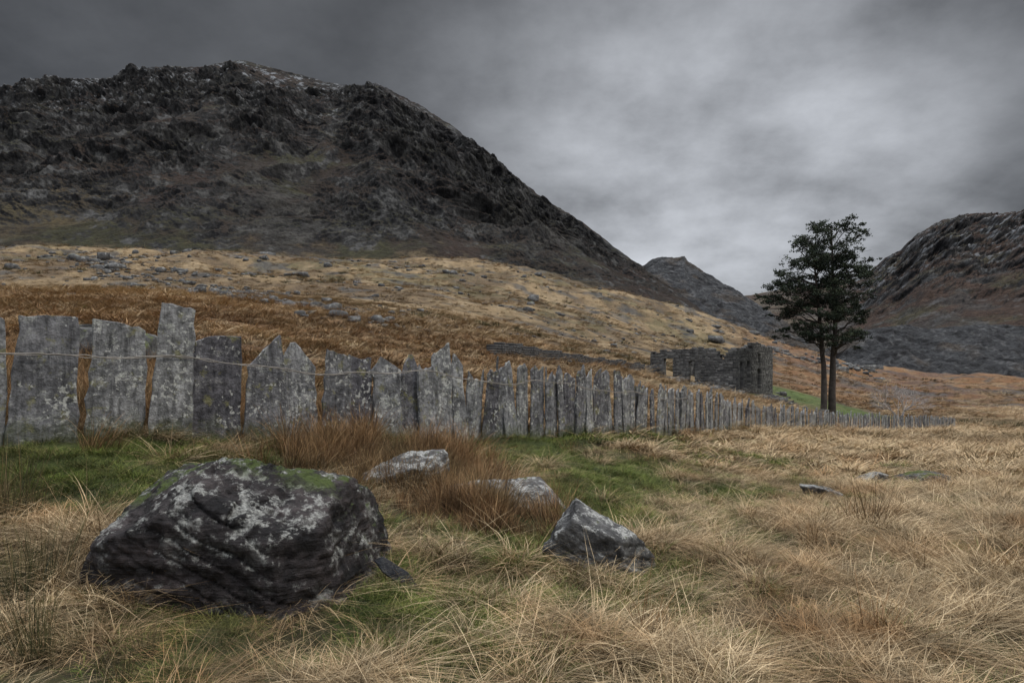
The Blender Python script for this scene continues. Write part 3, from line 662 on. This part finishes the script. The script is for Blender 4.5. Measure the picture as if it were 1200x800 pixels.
for y0,y1,den in ((2.75,6,90),(6,10,66),(10,14,42),(14,20,22),(20,30,11),(30,45,5.5),(45,70,2.7),(70,110,1.1),(110,180,.30),(180,345,.09)):
    area=.95*(y1*y1-y0*y0); n=int(area*den); y=np.sqrt(rs.uniform(y0*y0,y1*y1,n)); x=rs.uniform(-.95,.95,n)*y; GX.append(x);GY.append(y)
x=np.concatenate(GX);y=np.concatenate(GY)
U_=600+800*x/y
keep=~(((x+1.95)/.82)**2+((y-4.90)/.58)**2<1)
for (u0,yr_,a,b_) in ((700,6.0,.40,.27),(596,8.15,.56,.28),(478,8.3,.38,.28),(962,10.9,.36,.28),(1080,13,.48,.36),(1025,12.8,.27,.24),(135,13.2,.9,.6),(70,13.8,.8,.5)):
    keep&=~(((x-T(u0)*yr_)/a)**2+((y-yr_)/b_)**2<1)
keep&=~((np.abs(x-23)<7)&(np.abs(y-79)<7))
keep&=~((y>225)&(U_>960))
lawn=lawn_f(x,y)
keep&=~((lawn>.42)&(rs.rand(len(x))<.95))
cl=perlin(P3(x/.45,y/.45),48)+.5*perlin(P3(x/1.5,y/1.5),50)
gm0=green_mask(x,y)
keep&=~((cl<-.2)&(y<25)&(gm0<.4)&(rs.rand(len(x))<.55))
x=x[keep];y=y[keep];cl=cl[keep];g=gm0[keep]; z=gh(x,y); n=len(x); U_=600+800*x/y
dist=fdist(x,y)
fh=np.where((U_<1120),dist,5)
rust=blob(x,y,-1.7,8.6,1.1,.9)+blob(x,y,.1,7.3,.5,.8)+.8*blob(x,y,-.9,7.2,.6,.6)+.75*blob(x,y,-1.3,9.4,1.,.5)+.5*blob(x,y,.9,6.2,.25,.25)+.4*blob(x,y,4.5,17.5,2,1.)
bigp=perlin(P3(x/6,y/6),46)+.6*perlin(P3(x/22,y/18),45)
rust=rust+.2*perlin(P3(x/.5,y/.5),44)+np.where(fh<-.3,(.48*sstep(90,35,y)+.5*sstep(850,950,U_)*sstep(75,95,y)+.14)+.55*bigp,0)+ (.15*sstep(.1,.5,perlin(P3(x/1.6,y/1.6),47)))*(fh>0)
rush=.9*blob(x,y,-3.35,4.3,.34,.6)+.5*blob(x,y,-4.1,5.6,.4,.4)+.35*blob(x,y,-2.4,3.4,.8,.5)+.7*blob(x,y,60,70,10,5)+np.where(y>70,.4*sstep(.0,.5,fbm(P3(x/30,y/25),2,52)),0)
q=rs.rand(n); typ=np.zeros(n,int); typ[q<g*1.08+np.where((cl<-.1)&(y<14),.22,0)]=1; typ[rs.rand(n)<np.clip(rust*1.2-.15,0,1)]=2; typ[rs.rand(n)<np.clip(rush*1.3-.2,0,.9)]=3
typ[(lawn_f(x,y)>.42)]=1
far=y>13
clump=np.where(typ==1,.9,.58+.76*sstep(-.25,.4,cl))
sc0=np.where(far,np.clip(.7+y/38,.9,2.4)*np.clip(y/110,1,2.2)**.7,1.)*rs.uniform(.7,1.2,n)*clump
frontb=blob(x,y,-1.3,3.95,.55,.45); sc0*=1-.5*frontb; sc0*=.8+.2*sstep(3,4.5,y)
wind=rs.normal(size=n)*1.0+1.8*perlin(P3(x/1.2,y/1.2),49)
defs=[(0,"dry_grass","tousled pale straw grass tussocks covering the moor",straw,[(95,.11,.22,.0044,.85,1.3,i,.35) for i in range(1,8)]+[(55,.16,.25,.014,.8,1.,i+20,.3,3) for i in range(1,4)]),
 (1,"green_grass","short green grass and moss between tussocks",greenm,[(110,.14,.13,.0045,.8,.8,i+40,.1) for i in range(1,8)]+[(60,.17,.15,.013,.6,.5,i+60,.1,3) for i in range(1,4)]),
 (2,"rust_grass","tall rust brown grass tufts along the slate fence",rustm,[(70,.10,.50,.0046,.32,.5,i+80,.12) for i in range(1,8)]+[(55,.16,.25,.014,.6,.8,i+100,.3,3) for i in range(1,4)]),
 (3,"rushes","dark upright clump of rushes in wet grass",rushm,[(80,.10,.52,.0045,.25,.2,i+120,.05) for i in range(1,8)]+[(50,.2,.3,.02,.4,.3,i+140,.1,3) for i in range(1,4)])]
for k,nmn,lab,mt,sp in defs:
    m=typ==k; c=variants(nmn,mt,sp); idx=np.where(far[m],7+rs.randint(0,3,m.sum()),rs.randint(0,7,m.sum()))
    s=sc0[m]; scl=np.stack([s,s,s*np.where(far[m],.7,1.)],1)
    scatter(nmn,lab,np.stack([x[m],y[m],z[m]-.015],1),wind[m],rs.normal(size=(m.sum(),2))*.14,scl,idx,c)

# ------------------------------------------------------------ light & sky
w=bpy.data.worlds.new("World"); scene.world=w; w.use_nodes=True; nt=w.node_tree; nt.nodes.clear()
out=N(nt,"ShaderNodeOutputWorld"); sky=N(nt,"ShaderNodeTexSky",sky_type='NISHITA'); sky.sun_disc=False; sky.sun_elevation=math.radians(48)
bg1=N(nt,"ShaderNodeBackground"); bg1.inputs[1].default_value=.05; nt.links.new(sky.outputs[0],bg1.inputs[0])
tc=N(nt,"ShaderNodeTexCoord"); d=tc.outputs["Generated"]; nrm=N(nt,"ShaderNodeVectorMath",operation='NORMALIZE'); nt.links.new(d,nrm.inputs[0]); d=nrm.outputs[0]
sep=N(nt,"ShaderNodeSeparateXYZ"); nt.links.new(d,sep.inputs[0])
zz_=math_(nt,'ADD',math_(nt,'MAXIMUM',sep.outputs[2],0.),.34)
cx=N(nt,"ShaderNodeCombineXYZ"); nt.links.new(math_(nt,'DIVIDE',sep.outputs[0],zz_),cx.inputs[0]); nt.links.new(math_(nt,'DIVIDE',sep.outputs[1],zz_),cx.inputs[1]); cx.inputs[2].default_value=1.7
n1=noise(nt,cx.outputs[0],1.1,5,.5); n2=noise(nt,cx.outputs[0],3.2,8,.58)
def lobe(u,v,lo):
    q=Vector((T(u),1,(440-v)/800)).normalized(); dt=N(nt,"ShaderNodeVectorMath",operation='DOT_PRODUCT'); nt.links.new(d,dt.inputs[0]); dt.inputs[1].default_value=q
    mr_=N(nt,"ShaderNodeMapRange",interpolation_type='SMOOTHSTEP'); nt.links.new(dt.outputs["Value"],mr_.inputs[0]); mr_.inputs[1].default_value=lo; mr_.inputs[2].default_value=1.; return mr_.outputs[0]
br1=lobe(820,220,.87); br2=lobe(835,270,.93)
val=math_(nt,'ADD',math_(nt,'MULTIPLY',br1,.21),math_(nt,'MULTIPLY',br2,.18))
val=math_(nt,'ADD',val,.082)
nn=math_(nt,'ADD',math_(nt,'MULTIPLY',n1,1.35),math_(nt,'MULTIPLY',n2,.95))
val=math_(nt,'MULTIPLY',val,math_(nt,'MAXIMUM',math_(nt,'SUBTRACT',math_(nt,'MULTIPLY',nn,1.9),1.18),.35))
zen=N(nt,"ShaderNodeMapRange",interpolation_type='SMOOTHSTEP'); nt.links.new(sep.outputs[2],zen.inputs[0]); zen.inputs[1].default_value=.52; zen.inputs[2].default_value=.9; zen.inputs[4].default_value=2.8
bk=N(nt,"ShaderNodeMapRange",interpolation_type='SMOOTHSTEP'); nt.links.new(sep.outputs[1],bk.inputs[0]); bk.inputs[1].default_value=.1; bk.inputs[2].default_value=-.6; bk.inputs[4].default_value=.5
val=math_(nt,'ADD',math_(nt,'ADD',val,zen.outputs[0]),bk.outputs[0])
ccol=mix(nt,1.,(.945,.985,1.06),val,'MULTIPLY')
bg2=N(nt,"ShaderNodeBackground"); nt.links.new(ccol,bg2.inputs[0]); bg2.inputs[1].default_value=1.
mx=N(nt,"ShaderNodeMixShader"); mx.inputs[0].default_value=.94; nt.links.new(bg1.outputs[0],mx.inputs[1]); nt.links.new(bg2.outputs[0],mx.inputs[2]); nt.links.new(mx.outputs[0],out.inputs[0])
sd=bpy.data.lights.new("sun",'SUN'); sd.energy=1.5; sd.angle=math.radians(10); sd.color=(1,.94,.85); so=bpy.data.objects.new("sun",sd); scene.collection.objects.link(so)
dirv=Vector((.66,-.20,.71)).normalized()
so.rotation_euler=dirv.to_track_quat('Z','Y').to_euler()
sky.sun_rotation=math.atan2(dirv.x,dirv.y); sky.sun_elevation=math.asin(dirv.z)
cd=bpy.data.cameras.new("camera"); cd.lens=24; cd.sensor_width=36; cd.shift_y=40/1200; cd.clip_start=.05; cd.clip_end=8000
co=bpy.data.objects.new("camera",cd); scene.collection.objects.link(co); co.location=(0,0,CZ); co.rotation_euler=(math.pi/2,0,0); scene.camera=co
scene.view_settings.view_transform='Standard'; scene.view_settings.look='None'; scene.view_settings.exposure=0
